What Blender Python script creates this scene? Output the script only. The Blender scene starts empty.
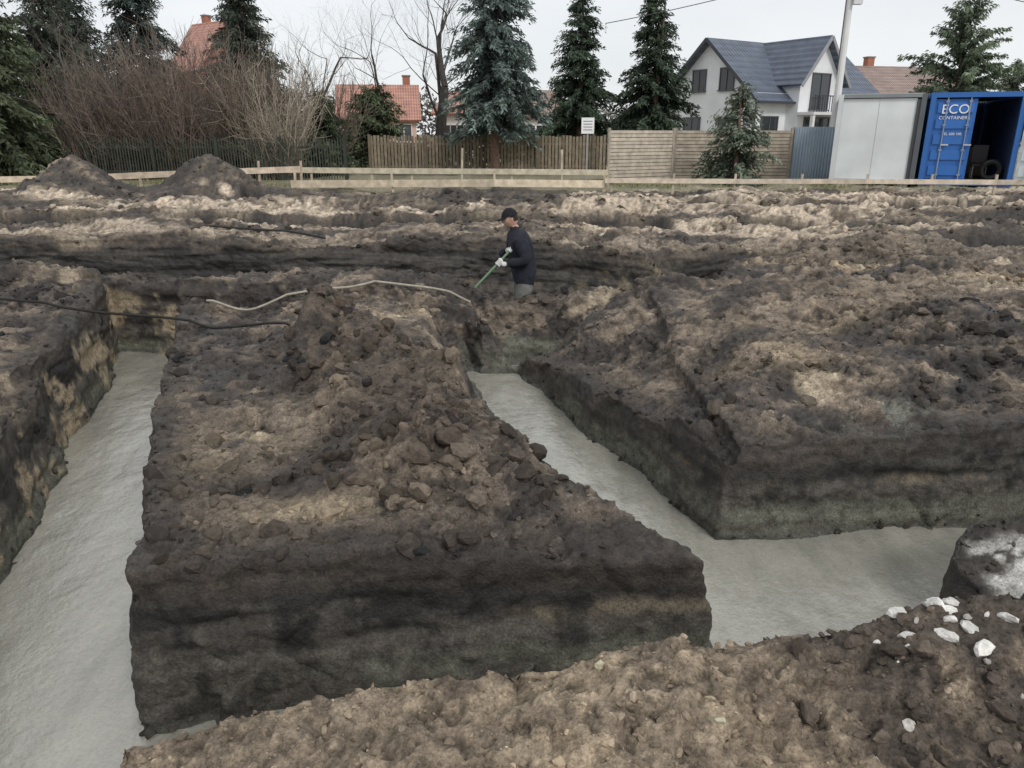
import bpy, math, random, time
import numpy as np
from mathutils import Vector, Matrix
T0=time.time()
random.seed(5); rng=np.random.default_rng(7)
scene=bpy.context.scene

# ------------------------------------------------------------ noise
def _h(ix,iy,iz,seed):
    h=(ix.astype(np.int64).astype(np.uint32)*np.uint32(0x9E3779B1))^(iy.astype(np.int64).astype(np.uint32)*np.uint32(0x85EBCA77))^(iz.astype(np.int64).astype(np.uint32)*np.uint32(0xC2B2AE3D))
    h=h+np.uint32(seed*7919+13)
    h^=h>>np.uint32(15); h=h*np.uint32(0x2C1B3C6D); h^=h>>np.uint32(12); h=h*np.uint32(0x297A2D39); h^=h>>np.uint32(15)
    return (h&np.uint32(0xffffff)).astype(np.float32)/np.float32(0xffffff)
def vn(x,y,z,seed=0):
    x=np.asarray(x,dtype=np.float64);y=np.asarray(y,dtype=np.float64);z=np.asarray(z,dtype=np.float64)
    ix=np.floor(x);iy=np.floor(y);iz=np.floor(z)
    fx=x-ix;fy=y-iy;fz=z-iz
    fx=fx*fx*(3-2*fx);fy=fy*fy*(3-2*fy);fz=fz*fz*(3-2*fz)
    r=0
    for a in (0,1):
        for b in (0,1):
            for c in (0,1):
                w=(fx if a else 1-fx)*(fy if b else 1-fy)*(fz if c else 1-fz)
                r=r+w*_h(ix+a,iy+b,iz+c,seed)
    return r*2-1
def rot(x,y,z,k):
    a=0.7+k*1.3;c,s=math.cos(a),math.sin(a)
    x,y=c*x-s*y,s*x+c*y
    b=0.5+k*0.9;c,s=math.cos(b),math.sin(b)
    y,z=c*y-s*z,s*y+c*z
    return x,y,z
def fbm(x,y,z,oct=4,seed=0,gain=.5):
    r=0;a=1;t=0;f=1
    for k in range(oct):
        X,Y,Z=rot(x*f,y*f,z*f,k)
        r=r+a*vn(X,Y,Z,seed+k);t+=a;a*=gain;f*=2.07
    return r/t*1.5
def facets(x,y,z,seed=0,tilt=.9,crev=.38):
    """broken-earth relief: every cell is a tilted facet of its own height (-1..1)"""
    x,y,z=rot(x,y,z,seed%5)
    ix=np.floor(x-.5);iy=np.floor(y-.5);iz=np.floor(z-.5)
    best=np.full(x.shape,99.0);sec=np.full(x.shape,99.0);val=np.zeros(x.shape)
    for a in (0,1):
        for b in (0,1):
            for c in (0,1):
                cx=ix+a;cy=iy+b;cz=iz+c
                h1=_h(cx,cy,cz,seed);h2=_h(cx,cy,cz,seed+1);h3=_h(cx,cy,cz,seed+2)
                dx=x-(cx+.5+(h1-.5)*.8);dy=y-(cy+.5+(h2-.5)*.8);dz=z-(cz+.5+(h3-.5)*.8)
                d=dx*dx+dy*dy+dz*dz
                t1=(h1*7.3)%1-.5;t2=(h2*9.1)%1-.5;t3=(h3*5.7)%1-.5;r0=((h1+h2+h3)*11.3)%1
                v=(r0*2-1)*.6+tilt*2*(t1*dx+t2*dy+t3*dz)
                m=d<best;sec=np.where(m,best,np.minimum(sec,d));best=np.where(m,d,best);val=np.where(m,v,val)
    edge=np.clip((np.sqrt(sec)-np.sqrt(best))/.22,0,1)
    return val-(1-edge)*crev
def ss(a,b,x):
    t=np.clip((x-a)/(b-a),0,1);return t*t*(3-2*t)
def sdpoly(px,py,poly):
    d=np.full(px.shape,1e9);inside=np.zeros(px.shape,bool)
    n=len(poly)
    for i in range(n):
        x1,y1=poly[i];x2,y2=poly[(i+1)%n]
        ex,ey=x2-x1,y2-y1
        t=np.clip(((px-x1)*ex+(py-y1)*ey)/(ex*ex+ey*ey),0,1)
        d=np.minimum(d,(px-x1-t*ex)**2+(py-y1-t*ey)**2)
        if y1!=y2:
            c=((y1>py)!=(y2>py))&(px<(x2-x1)*(py-y1)/(y2-y1)+x1)
            inside^=c
    d=np.sqrt(d);return np.where(inside,-d,d)

# ------------------------------------------------------------ terrain definition (metres)
T1=[(-5.0,9.25),(-4.5,8.1),(-3.9,6.1),(-3.06,3.85),(-2.6,2.8),(-2.25,0.2),(-1.25,0.2),(-1.3,2.0),(-1.70,2.75),(-2.2,3.95),(-3.03,6.09),(-4.1,9.0)]
T2=[(-.45,8.3),(-.385,8.06),(.36,5.67),(1.05,3.85),(1.05,3.31),(1.3,2.6),(2.35,3.0),(2.42,3.75),(2.7,4.0),(5.5,4.3),(5.5,4.95),(3.65,4.78),(1.41,4.48),(1.08,5.5),(.52,6.8),(.10,8.1),(.08,8.3)]
T3=[(-1.75,2.78),(1.0,3.25),(1.3,3.9),(2.4,3.8),(2.42,3.2),(2.2,2.85),(1.1,2.42),(0,2.2),(-1.35,1.95)]
T5=[(-10,10.4),(-3,10.1),(-.8,9.9),(-.3,9.7),(.9,9.6),(1.5,9.2),(2.3,9.3),(2.9,10.2),(1.6,11.3),(.8,11.8),(-4,11.9),(-10,12.3)]
T7=[(-14,15.6),(-6,15.2),(3,14.9),(3,16.1),(-6,16.5),(-14,16.8)]
T8=[(2.4,17.2),(13,18.2),(13,19.5),(2.4,18.5)]
T9=[(-7,19.3),(1.5,18.8),(1.5,20.0),(-7,20.5)]
T10=[(2.2,11.2),(2.7,10.4),(4.2,11.2),(11,13.0),(11,14.1),(5,12.7)]
T11=[(6.0,6.4),(6.4,6.2),(7.6,9.6),(9.5,10.3),(9.5,10.9),(7.1,10.2)]
T12=[(4.6,14.9),(12.5,15.6),(12.5,16.6),(4.6,16.0)]
FARZ=.13
def gauss(x,y,cx,cy,sx,sy,a=0):
    c,s=math.cos(a),math.sin(a);dx=x-cx;dy=y-cy
    u=(c*dx+s*dy)/sx;v=(-s*dx+c*dy)/sy
    return np.exp(-(u*u+v*v))
def heapmask(x,y):
    return np.clip(gauss(x,y,-.50,4.0,.55,.6)+gauss(x,y,-.75,5.2,.5,.8,.25)+gauss(x,y,-1.45,6.2,.5,.9,.35),0,1)
def terrain(x,y):
    z0=np.zeros_like(x)
    wx=fbm(x*1.7,y*1.7,z0,3,11)*.055;wy=fbm(x*1.7,y*1.7,z0+5,3,12)*.055
    wx+=fbm(x*7,y*7,z0,2,13)*.015
    X=x+wx;Y=y+wy
    top=FARZ*ss(12,22,y)
    amp=.035+.10*ss(5,12,y)*(1-ss(21.5,23.5,y))
    top=top+amp*fbm(x*.7,y*.9,z0,4,21)
    rd=1-np.abs(fbm(x*.9+3,y*1.3,z0,4,23))*1.6
    top+=.12*np.clip(rd-.35,-.3,1)*ss(4.3,7,y)*(1-ss(11,14,y)*.55)*(1-ss(21,23,y))
    d1=sdpoly(X,Y,T1);d2=sdpoly(X,Y,T2);d3=sdpoly(X,Y,T3);d5=sdpoly(X,Y,T5)
    blk=(x>-4)&(x<1.5)&(y>2.6)&(y<9)
    top-=.11*blk
    top+=.34*gauss(x,y,-.52,4.05,.40,.48)+.28*gauss(x,y,-.78,5.2,.34,.6,.25)+.42*gauss(x,y,-1.45,6.2,.40,.8,.35)
    top+=.30*gauss(x,y,-.40,5.45,.2,.22)+.26*gauss(x,y,-1.6,6.0,.20,.22)+.20*gauss(x,y,-1.1,4.9,.2,.3)+.15*gauss(x,y,-.25,3.7,.22,.2)+.08*gauss(x,y,-.05,3.4,.3,.15)
    top-=.20*ss(-1.0,.7,x)*(1-ss(3.3,3.9,y))*(y>2.3)
    top-=.04*(1-ss(3.0,3.6,y))*blk
    top+=.08*fbm(x*2.6,y*2.6,z0,3,31)*blk*ss(3.0,3.5,y)*(.35+.65*heapmask(x,y))
    top-=.14*gauss(x,y,-1.9,7.6,1.0,.9)
    top-=.12*(x<-2.6)*(y<9)
    top-=.25*gauss(x,y,-4.7,9.6,1.2,.5)
    linx=1.41-(y-4.48)*.385
    right=ss(-.2,.1,x-linx)*ss(4.0,4.4,y)
    top-=right*(.30+.22*ss(5,8,y))*(1-ss(.15,1.25+.3*vn(x,y,z0,3),d2))*(1-.5*ss(2,3.5,x))
    top+=.10*right*fbm(x*1.3,y*1.3,z0,3,35)
    top-=.48*gauss(x,y,.1,8.95,1.3,.7)
    ch=ss(2.3,2.5,x)*ss(2.9,3.1,y)*(1-ss(4.0,4.15,y))
    top-=ch*(.48-.10*ss(2.5,4,x))
    nb=(1-ss(2.6,3.0,y))*ss(-1.6,-1.2,x)
    top+=nb*(-.06+.18*gauss(x,y,1.75,2.35,.5,.3)-.06*gauss(x,y,.1,1.7,.6,.3)+.07*fbm(x*2.2,y*2.2,z0,3,36)-.12*(1-ss(-1.3,.2,x)))
    top+=.95*gauss(x,y,-11.6,20.5,1.0,1.0)+.98*gauss(x,y,-8.2,21,1.1,.9)+.35*gauss(x,y,-14,18,2,1.2)
    top+=.28*gauss(x,y,5.5,11.2,1.6,.6,.3)+.25*gauss(x,y,3.3,8.0,1.0,.45,.3)+.2*gauss(x,y,-6.5,13.6,2.5,.5)+.15*gauss(x,y,0,13.2,3,.4)
    top+=.25*gauss(x,y,4.3,6.6,.5,.7,.3)+.22*gauss(x,y,4.9,9.0,1.2,.5,.2)
    top+=.25*gauss(x,y,3,16.9,4,.4)+.25*gauss(x,y,-3,17.7,4,.4)+.2*gauss(x,y,-5.5,9.2,1.2,.5)
    far=ss(8,12,y)*(1-ss(21,22.3,y))
    top+=far*.10*fbm(x*.45,y*1.5,z0,3,41)
    w1=.075+.03*vn(x*1.1,y*1.1,z0,50)
    side=(x<linx-.3)&(y>2.9)&(y<9.5)
    w2=.075+.78*side*ss(3.2,4.0,y)*(1-.35*ss(6.3,7.6,y))+.025*vn(x*1.1,y*1.1,z0,51)
    w3=.075+.035*vn(x*1.4,y*1.4,z0,52)
    def prof(d,w,e=.8):
        s=np.clip(d/w,0,1);return 1-(s**e)
    t=np.maximum(prof(d1,w1),np.maximum(prof(d2,w2,.8+.3*side),prof(d3,w3)))
    h=top*(1-t)+(-1.10)*t
    t5=prof(d5,.2);h=np.minimum(h,top*(1-t5)+(-1.06)*t5)
    dd=np.minimum(np.minimum(d1,d2),np.minimum(d3,d5))
    for P,fl,w in ((T7,-.8,.2),(T8,-.8,.2),(T9,-.6,.2),(T10,-.80,.2),(T11,-.45,.3),(T12,-.7,.2)):
        d=sdpoly(X,Y,P);tt=prof(d,w);h=np.minimum(h,top*(1-tt)+fl*tt);dd=np.minimum(dd,d)
    return top,h,dd,d2

def mesh_from(name,V,Q,T=None,cols=None,smooth=False):
    me=bpy.data.meshes.new(name)
    V=np.asarray(V,dtype=np.float32);nq=0 if Q is None else len(Q);nt=0 if T is None else len(T)
    me.vertices.add(len(V));me.vertices.foreach_set('co',V.ravel())
    li=[];
    if nq:li.append(np.asarray(Q,dtype=np.int32).ravel())
    if nt:li.append(np.asarray(T,dtype=np.int32).ravel())
    li=np.concatenate(li)
    me.loops.add(len(li));me.loops.foreach_set('vertex_index',li)
    me.polygons.add(nq+nt)
    st=np.concatenate([np.arange(nq)*4,nq*4+np.arange(nt)*3]).astype(np.int32)
    me.polygons.foreach_set('loop_start',st)
    me.update(calc_edges=True)
    me.polygons.foreach_set('use_smooth',np.full(nq+nt,smooth,dtype=bool))
    if cols is not None:
        a=me.color_attributes.new('Col','FLOAT_COLOR','POINT')
        c=np.ones((len(V),4),np.float32);c[:,:3]=cols;a.data.foreach_set('color',c.ravel())
    me.validate()
    return me
def add(name,me,mat=None,parent=None):
    ob=bpy.data.objects.new(name,me);scene.collection.objects.link(ob)
    if mat:me.materials.append(mat)
    if parent:ob.parent=parent
    return ob
def empty(name,loc=(0,0,0),rz=0):
    e=bpy.data.objects.new(name,None);e.location=loc;e.rotation_euler=(0,0,rz);scene.collection.objects.link(e);return e

# ------------------------------------------------------------ materials
def nodes(name):
    m=bpy.data.materials.new(name);m.use_nodes=True;nt=m.node_tree
    return m,nt,nt.nodes,nt.links,nt.nodes['Principled BSDF']
def attr_mat(name,rough=.8,nscale=6,nvar=.25,bump=0,bscale=20,spec=.3,metal=0):
    m,nt,N,L,b=nodes(name)
    a=N.new('ShaderNodeAttribute');a.attribute_name='Col'
    tc=N.new('ShaderNodeTexCoord')
    n=N.new('ShaderNodeTexNoise');n.inputs['Scale'].default_value=nscale;n.inputs['Detail'].default_value=6
    L.new(tc.outputs['Object'],n.inputs['Vector'])
    mr=N.new('ShaderNodeMapRange');mr.inputs['From Min'].default_value=.3;mr.inputs['From Max'].default_value=.7
    mr.inputs['To Min'].default_value=1-nvar;mr.inputs['To Max'].default_value=1+nvar
    L.new(n.outputs['Fac'],mr.inputs['Value'])
    v=N.new('ShaderNodeVectorMath');v.operation='SCALE'
    L.new(a.outputs['Color'],v.inputs[0]);L.new(mr.outputs['Result'],v.inputs['Scale'])
    L.new(v.outputs[0],b.inputs['Base Color'])
    b.inputs['Roughness'].default_value=rough;b.inputs['Specular IOR Level'].default_value=spec;b.inputs['Metallic'].default_value=metal
    if bump:
        n2=N.new('ShaderNodeTexNoise');n2.inputs['Scale'].default_value=bscale;n2.inputs['Detail'].default_value=5
        L.new(tc.outputs['Object'],n2.inputs['Vector'])
        bp=N.new('ShaderNodeBump');bp.inputs['Strength'].default_value=bump;bp.inputs['Distance'].default_value=.02
        L.new(n2.outputs['Fac'],bp.inputs['Height']);L.new(bp.outputs[0],b.inputs['Normal'])
    return m
def ground_mat():
    m,nt,N,L,b=nodes('soil')
    a=N.new('ShaderNodeAttribute');a.attribute_name='Col'
    tc=N.new('ShaderNodeTexCoord')
    def noise(s,d,r=.6):
        n=N.new('ShaderNodeTexNoise');n.inputs['Scale'].default_value=s;n.inputs['Detail'].default_value=d;n.inputs['Roughness'].default_value=r
        L.new(tc.outputs['Object'],n.inputs['Vector']);return n
    n1=noise(13,8,.70);n2=noise(75,5,.7)
    mr=N.new('ShaderNodeMapRange');mr.inputs['From Min'].default_value=.32;mr.inputs['From Max'].default_value=.68;mr.inputs['To Min'].default_value=.52;mr.inputs['To Max'].default_value=1.42
    L.new(n1.outputs['Fac'],mr.inputs['Value'])
    mr2=N.new('ShaderNodeMapRange');mr2.inputs['From Min'].default_value=.3;mr2.inputs['From Max'].default_value=.7;mr2.inputs['To Min'].default_value=.5;mr2.inputs['To Max'].default_value=1.5
    L.new(n2.outputs['Fac'],mr2.inputs['Value'])
    mu=N.new('ShaderNodeMath');mu.operation='MULTIPLY';L.new(mr.outputs[0],mu.inputs[0]);L.new(mr2.outputs[0],mu.inputs[1])
    v=N.new('ShaderNodeVectorMath');v.operation='SCALE';L.new(a.outputs['Color'],v.inputs[0]);L.new(mu.outputs[0],v.inputs['Scale'])
    L.new(v.outputs[0],b.inputs['Base Color'])
    bw=N.new('ShaderNodeRGBToBW');L.new(a.outputs['Color'],bw.inputs[0])
    rr=N.new('ShaderNodeMapRange');rr.inputs['From Min'].default_value=.02;rr.inputs['From Max'].default_value=.12;rr.inputs['To Min'].default_value=.36;rr.inputs['To Max'].default_value=.95
    L.new(bw.outputs[0],rr.inputs['Value']);L.new(rr.outputs[0],b.inputs['Roughness']);b.inputs['Specular IOR Level'].default_value=.4
    b1=N.new('ShaderNodeBump');b1.inputs['Strength'].default_value=.9;b1.inputs['Distance'].default_value=.03;L.new(n1.outputs['Fac'],b1.inputs['Height'])
    b2=N.new('ShaderNodeBump');b2.inputs['Strength'].default_value=.8;b2.inputs['Distance'].default_value=.009;L.new(n2.outputs['Fac'],b2.inputs['Height']);L.new(b1.outputs[0],b2.inputs['Normal'])
    L.new(b2.outputs[0],b.inputs['Normal'])
    return m
def conc_mat():
    m,nt,N,L,b=nodes('wet_concrete')
    tc=N.new('ShaderNodeTexCoord')
    def noise(s,d,r=.6,sc=None):
        n=N.new('ShaderNodeTexNoise');n.inputs['Scale'].default_value=s;n.inputs['Detail'].default_value=d;n.inputs['Roughness'].default_value=r
        if sc:
            mp=N.new('ShaderNodeMapping');mp.inputs['Scale'].default_value=sc;mp.inputs['Rotation'].default_value=(0,0,-.36);L.new(tc.outputs['Object'],mp.inputs['Vector']);L.new(mp.outputs[0],n.inputs['Vector'])
        else:L.new(tc.outputs['Object'],n.inputs['Vector'])
        return n
    n1=noise(1.4,9,.72,(1.8,.5,1));n2=noise(45,5,.7,(1,1.3,1));n3=noise(4.2,5,.6,(1.3,1,1))
    r=N.new('ShaderNodeValToRGB');e=r.color_ramp.elements
    e[0].position=.30;e[0].color=(.245,.238,.20,1);e[1].position=.68;e[1].color=(.43,.415,.355,1)
    L.new(n1.outputs['Fac'],r.inputs[0])
    mr=N.new('ShaderNodeMapRange');mr.inputs['From Min'].default_value=.3;mr.inputs['From Max'].default_value=.7;mr.inputs['To Min'].default_value=.85;mr.inputs['To Max'].default_value=1.12;L.new(n2.outputs['Fac'],mr.inputs['Value'])
    v=N.new('ShaderNodeVectorMath');v.operation='SCALE';L.new(r.outputs[0],v.inputs[0]);L.new(mr.outputs[0],v.inputs['Scale']);L.new(v.outputs[0],b.inputs['Base Color'])
    rr=N.new('ShaderNodeMapRange');rr.inputs['From Min'].default_value=.35;rr.inputs['From Max'].default_value=.65;rr.inputs['To Min'].default_value=.10;rr.inputs['To Max'].default_value=.32
    L.new(n3.outputs['Fac'],rr.inputs['Value']);L.new(rr.outputs[0],b.inputs['Roughness'])
    b1=N.new('ShaderNodeBump');b1.inputs['Strength'].default_value=.5;b1.inputs['Distance'].default_value=.035;L.new(n3.outputs['Fac'],b1.inputs['Height'])
    b2=N.new('ShaderNodeBump');b2.inputs['Strength'].default_value=.45;b2.inputs['Distance'].default_value=.005;L.new(n2.outputs['Fac'],b2.inputs['Height']);L.new(b1.outputs[0],b2.inputs['Normal'])
    L.new(b2.outputs[0],b.inputs['Normal']);b.inputs['Specular IOR Level'].default_value=.8
    b.inputs['Coat Weight'].default_value=.8;b.inputs['Coat IOR'].default_value=1.6;b.inputs['Coat Roughness'].default_value=.08;L.new(b2.outputs[0],b.inputs['Coat Normal'])
    return m
M_soil=ground_mat();M_conc=conc_mat()
M_clod=attr_mat('clod_earth',.92,30,.30,.6,60,spec=.25)
M_veg=attr_mat('foliage',.75,3,.3,spec=.2)
M_bark=attr_mat('bark',.9,8,.35,.4,30)
M_wood=attr_mat('timber',.8,5,.25,.3,25)
M_paint=attr_mat('painted_surface',.5,1.2,.1,spec=.4)
M_wall=attr_mat('render_wall',.9,1.0,.08,.15,40)
M_cloth=attr_mat('cloth',.9,14,.2,.4,40,spec=.15)

# ------------------------------------------------------------ near ground by surface nets
def fanx(s,y):return s*(1.6+.35*y)
ys=[-1.0]
while ys[-1]<12.9: ys.append(ys[-1]+(.0088*(1+.42*max(ys[-1],1.0)) if ys[-1]>1.2 else .05))
ys=np.array(ys);sv=np.linspace(-2.4,2.4,700)
zs=np.arange(-1.24,.66,.018)
S_,Y_=np.meshgrid(sv,ys,indexing='ij');X_=fanx(S_,Y_)
top,H,dd,d2=terrain(X_,Y_)
H=np.clip(H,-1.2,.62)
D=(H[:,:,None]-zs[None,None,:]).astype(np.float32)
def surface_nets(D):
    S=D>0;nx,ny,nz=D.shape
    cnt=np.zeros((nx-1,ny-1,nz-1),np.uint8)
    for a in (0,1):
        for b in (0,1):
            for c in (0,1):cnt+=S[a:nx-1+a,b:ny-1+b,c:nz-1+c]
    act=(cnt>0)&(cnt<8);del cnt
    I=np.argwhere(act);n=len(I)
    idx=np.full(act.shape,-1,np.int32);idx[act]=np.arange(n,dtype=np.int32)
    pos=np.zeros((n,3));w=np.zeros(n)
    cs=[(a,b,c) for a in(0,1) for b in(0,1) for c in(0,1)]
    for p in cs:
        for ax in range(3):
            if p[ax]==0:
                q=list(p);q[ax]=1
                d1=D[I[:,0]+p[0],I[:,1]+p[1],I[:,2]+p[2]];d2=D[I[:,0]+q[0],I[:,1]+q[1],I[:,2]+q[2]]
                m=(d1>0)!=(d2>0);t=np.where(m,d1/np.where(m,d1-d2,1),0)
                for k in range(3):
                    pos[:,k]+=np.where(m,p[k]+(t if k==ax else 0),0)
                w+=m
    pos=I+pos/w[:,None]
    Q=[]
    def put(A,flip,cells):
        q=np.stack([idx[c] for c in cells],1)
        q[flip]=q[flip][:,::-1]
        Q.append(q[(q>=0).all(1)])
    m=S[:-1,1:-1,1:-1]!=S[1:,1:-1,1:-1];A=np.argwhere(m);i,j,k=A[:,0],A[:,1]+1,A[:,2]+1
    put(A,~S[i,j,k],[(i,j-1,k-1),(i,j,k-1),(i,j,k),(i,j-1,k)])
    m=S[1:-1,:-1,1:-1]!=S[1:-1,1:,1:-1];A=np.argwhere(m);i,j,k=A[:,0]+1,A[:,1],A[:,2]+1
    put(A,~S[i,j,k],[(i-1,j,k-1),(i-1,j,k),(i,j,k),(i,j,k-1)])
    m=S[1:-1,1:-1,:-1]!=S[1:-1,1:-1,1:];A=np.argwhere(m);i,j,k=A[:,0]+1,A[:,1]+1,A[:,2]
    put(A,~S[i,j,k],[(i-1,j-1,k),(i,j-1,k),(i,j,k),(i-1,j,k)])
    return pos,np.concatenate(Q)
P,Q=surface_nets(D);del D
s=np.interp(P[:,0],np.arange(len(sv)),sv);yy=np.interp(P[:,1],np.arange(len(ys)),ys);zz=np.interp(P[:,2],np.arange(len(zs)),zs)
Vn=np.stack([fanx(s,yy),yy,zz],1)
def displace(V,Nn):
    x,y,z=V[:,0],V[:,1],V[:,2]
    wall=ss(.25,.7,1-np.clip(Nn[:,2],0,1))
    wx=x+.05*vn(x*5,y*5,z*5,55);wy=y+.05*vn(x*5,y*5,z*5,56);wz=z+.05*vn(x*5,y*5,z*5,57)
    m1=ss(-.1,.6,vn(x*1.7,y*1.7,z*1.7,91));m2=ss(-.3,.45,vn(x*2.9,y*2.9,z*2.9,92));m3=ss(-.4,.4,vn(x*4.5,y*4.5,z*4.5,93))
    hp=heapmask(x,y);near=(1-ss(2.6,2.9,y));blk=(y>2.8)*(y<8)*(x>-3.5)*(x<1.3)
    corner=ss(.8,1.4,x)
    m1=np.where(blk,m1*.3+.7*hp,m1)*(1-.85*near);m2=np.where(blk,m2*.6+.4*hp,m2)*(1-.65*near*(1-.8*corner))
    f1=facets(wx*3.4,wy*3.4,wz*3.4,70);f2=facets(wx*7.5,wy*7.5,wz*7.5,80);f3=facets(x*16,y*16,z*16,83,crev=.3);f4=facets(x*34,y*34,z*34,86,crev=.2)
    lo=.035*fbm(x*2.3,y*2.3,z*2.3,2,61)+.024*fbm(x*9,y*9,z*9,4,62,.6)
    cl=.048*f1*m1+.034*f2*m2+.017*f3*(.3+.7*m3)+.0075*f4
    strata=fbm(x*1.0,y*1.0,z*8,3,64)
    mw=ss(-.1,.6,vn(x*1.7,y*1.7,z*1.7,91))
    wl_=.026*f1*mw+.012*f2*ss(-.1,.5,vn(x*3,y*3,z*3,94))+.004*f3+.024*strata
    d=lo*(1-.55*wall)+cl*(1-wall)+wl_*wall
    far=1+.45*ss(7,13,y)
    k=(1-.999*ss(21.5,23.5,y))
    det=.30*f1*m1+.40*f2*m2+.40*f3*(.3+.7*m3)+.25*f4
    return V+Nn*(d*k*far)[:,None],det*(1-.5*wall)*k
def colours(V,Nz,topz,dd,det):
    x,y,z=V[:,0],V[:,1],V[:,2];z0=np.zeros_like(x)
    def mix(a,b,t):return a*(1-t[:,None])+np.array(b)*t[:,None]
    c=np.tile(np.array([.160,.131,.105]),(len(x),1))
    n1=fbm(x*.9,y*1.3,z*1.3,4,101);n2=fbm(x*2.6,y*3.2,z*3,5,102,.6);n3=fbm(x*6,y*6,z*6,4,103,.6)
    c=mix(c,(.30,.24,.18),ss(.12,.5,-n2)*.8)
    c=mix(c,(.044,.037,.033),ss(-.08,.25,n2)*.93)
    c=mix(c,(.036,.031,.028),ss(.16,.40,n3)*.8)
    heap=heapmask(x,y)
    c=mix(c,(.095,.073,.056),heap*.72)
    nb=(1-ss(2.5,2.9,y))*ss(-1.7,-1.3,x)*ss(-.45,-.15,z)
    c=mix(c,(.43,.34,.24),nb*(.45+.5*ss(-.3,.4,n2)))
    c=mix(c,(.18,.14,.105),nb*ss(.0,.35,n3)*.7)
    c=mix(c,(.085,.068,.055),nb*ss(.8,1.3,x)*ss(-.45,.1,n3+.5*ss(2.0,2.4,y))*.9)
    fs=ss(9,15,y)
    c=mix(c,(.46,.38,.28),ss(.27,.45,n1-.30*(1-fs)-.02)*.85)
    c=mix(c,(.085,.070,.058),fs*.45*ss(-.2,.2,n1+n2))
    n4=fbm(x*.28,y*1.25,z0,4,104)
    spoil=ss(.15,.4,dd)*(1-ss(.9,1.5,dd))*fs
    c=mix(c,(.58,.48,.37),np.clip(ss(.06,.28,n4)+spoil*ss(-.15,.1,n4+.4*n2),0,1)*fs*.92*ss(-.5,.1,n3+n2))
    c=mix(c,(.05,.043,.037),ss(.10,.35,-n4)*fs*.85*(1-spoil*.6))
    spot=gauss(x,y,-.40,5.45,.22,.22)+gauss(x,y,-1.0,7.9,.9,.45)+.9*gauss(x,y,3.2,7.2,1.2,.3,.3)+.8*gauss(x,y,2.2,5.9,.4,.25)+.8*gauss(x,y,-1.7,4.4,.35,.5)+.8*gauss(x,y,5,8.5,1.5,.25,.2)+.8*gauss(x,y,4.2,10.0,1.8,.25,.1)+.8*gauss(x,y,-1.0,3.4,.5,.12)
    c=mix(c,(.46,.37,.26),np.clip(spot,0,1)*ss(-.3,.25,n2))
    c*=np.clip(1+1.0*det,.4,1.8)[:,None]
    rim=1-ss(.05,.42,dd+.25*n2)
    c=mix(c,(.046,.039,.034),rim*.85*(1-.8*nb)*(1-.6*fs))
    deep=ss(.10,.22,topz-z)
    # soil profile in the cut: black topsoil, grey-brown band, thin ochre lens, grey-green clay
    zl=z+.06*n1+.03*n3
    wallc=np.tile(np.array([.026,.023,.021]),(len(x),1))
    wallc=mix(wallc,(.115,.103,.088),ss(-.50,-.60,zl)*.85)
    str_=fbm(x*.7,y*.7,z*9,4,120)
    wallc=mix(wallc,(.095,.085,.074),ss(.10,.35,str_)*.75)
    wallc=mix(wallc,(.20,.165,.115),np.exp(-((zl+.56)/.035)**2)*ss(-.1,.25,n2)*.75)
    wallc=mix(wallc,(.014,.013,.012),ss(.10,.38,n3)*.75)
    c=c*(1-(deep*.95)[:,None])+wallc*(deep*.95)[:,None]
    cl=ss(-.66,-.76,zl)*(y<9.3)
    c=mix(c,(.165,.165,.130),cl*.88*ss(-.40,.15,n1+.5*n3+.15))
    wetl=ss(-.88,-.93,z+.02*n3)*(y<9.3)
    c=mix(c,(.10,.10,.085),wetl*.8)
    lw=(x<-2.9)&(y<9.3)
    c=mix(c,(.42,.34,.23),lw*deep*ss(.08,.34,n2)*.75)
    c=mix(c,(.42,.35,.25),gauss(x,y,1.6,10.6,1.0,.8)*ss(-.1,.2,n2)*ss(.1,.3,topz-z)*.85)
    chm=ss(2.3,2.5,x)*ss(2.9,3.1,y)*(1-ss(4.0,4.15,y))
    c=mix(c,(.055,.047,.041),chm*.85)
    ck=ss(2.55,2.65,x)*ss(3.15,3.25,y)*(1-ss(3.72,3.85,y))*ss(-.75,-.6,z)*ss(.75,.9,Nz)
    c=mix(c,(.62,.61,.57),ck*ss(-.25,.0,n2+.4*n3))
    rb=gauss(x,y,2.3,4.45,1.6,.3)*ss(.35,.6,topz-z)
    c=mix(c,(.125,.125,.105),rb*ss(-.1,.3,n3)*.6)
    c=mix(c,(.22,.225,.19),gauss(x,y,2.6,5.0,.40,.2)*ss(-.1,.2,n3)*.9)
    g=ss(21.4,22.6,y+n1)
    c=mix(c,(.24,.22,.145),g*.85)
    return np.clip(c,.01,.8)
me=mesh_from('tmp',Vn,Q)
nor=np.zeros(len(Vn)*3,np.float32);me.vertices.foreach_get('normal',nor);nor=nor.reshape(-1,3)
bpy.data.meshes.remove(me)
tp0,_,dd0,_=terrain(Vn[:,0],Vn[:,1])
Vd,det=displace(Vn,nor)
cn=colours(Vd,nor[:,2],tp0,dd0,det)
yf=[12.8]
while yf[-1]<27: yf.append(yf[-1]+.0042*yf[-1])
while yf[-1]<900: yf.append(yf[-1]*1.06)
yf=np.array(yf);sf=np.linspace(-2.4,2.4,620)
A,B=np.meshgrid(sf,yf,indexing='ij');XF=fanx(A,B)
tpf,HF,ddf,_=terrain(XF,B)
tpf2=tpf.ravel();HF=HF.ravel()
VF=np.stack([XF.ravel(),B.ravel(),HF],1)
ni,nj=XF.shape;ii=(np.arange(ni-1)[:,None]*nj+np.arange(nj-1)[None,:]).ravel()
QF=np.stack([ii,ii+nj,ii+nj+1,ii+1],1)
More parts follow.
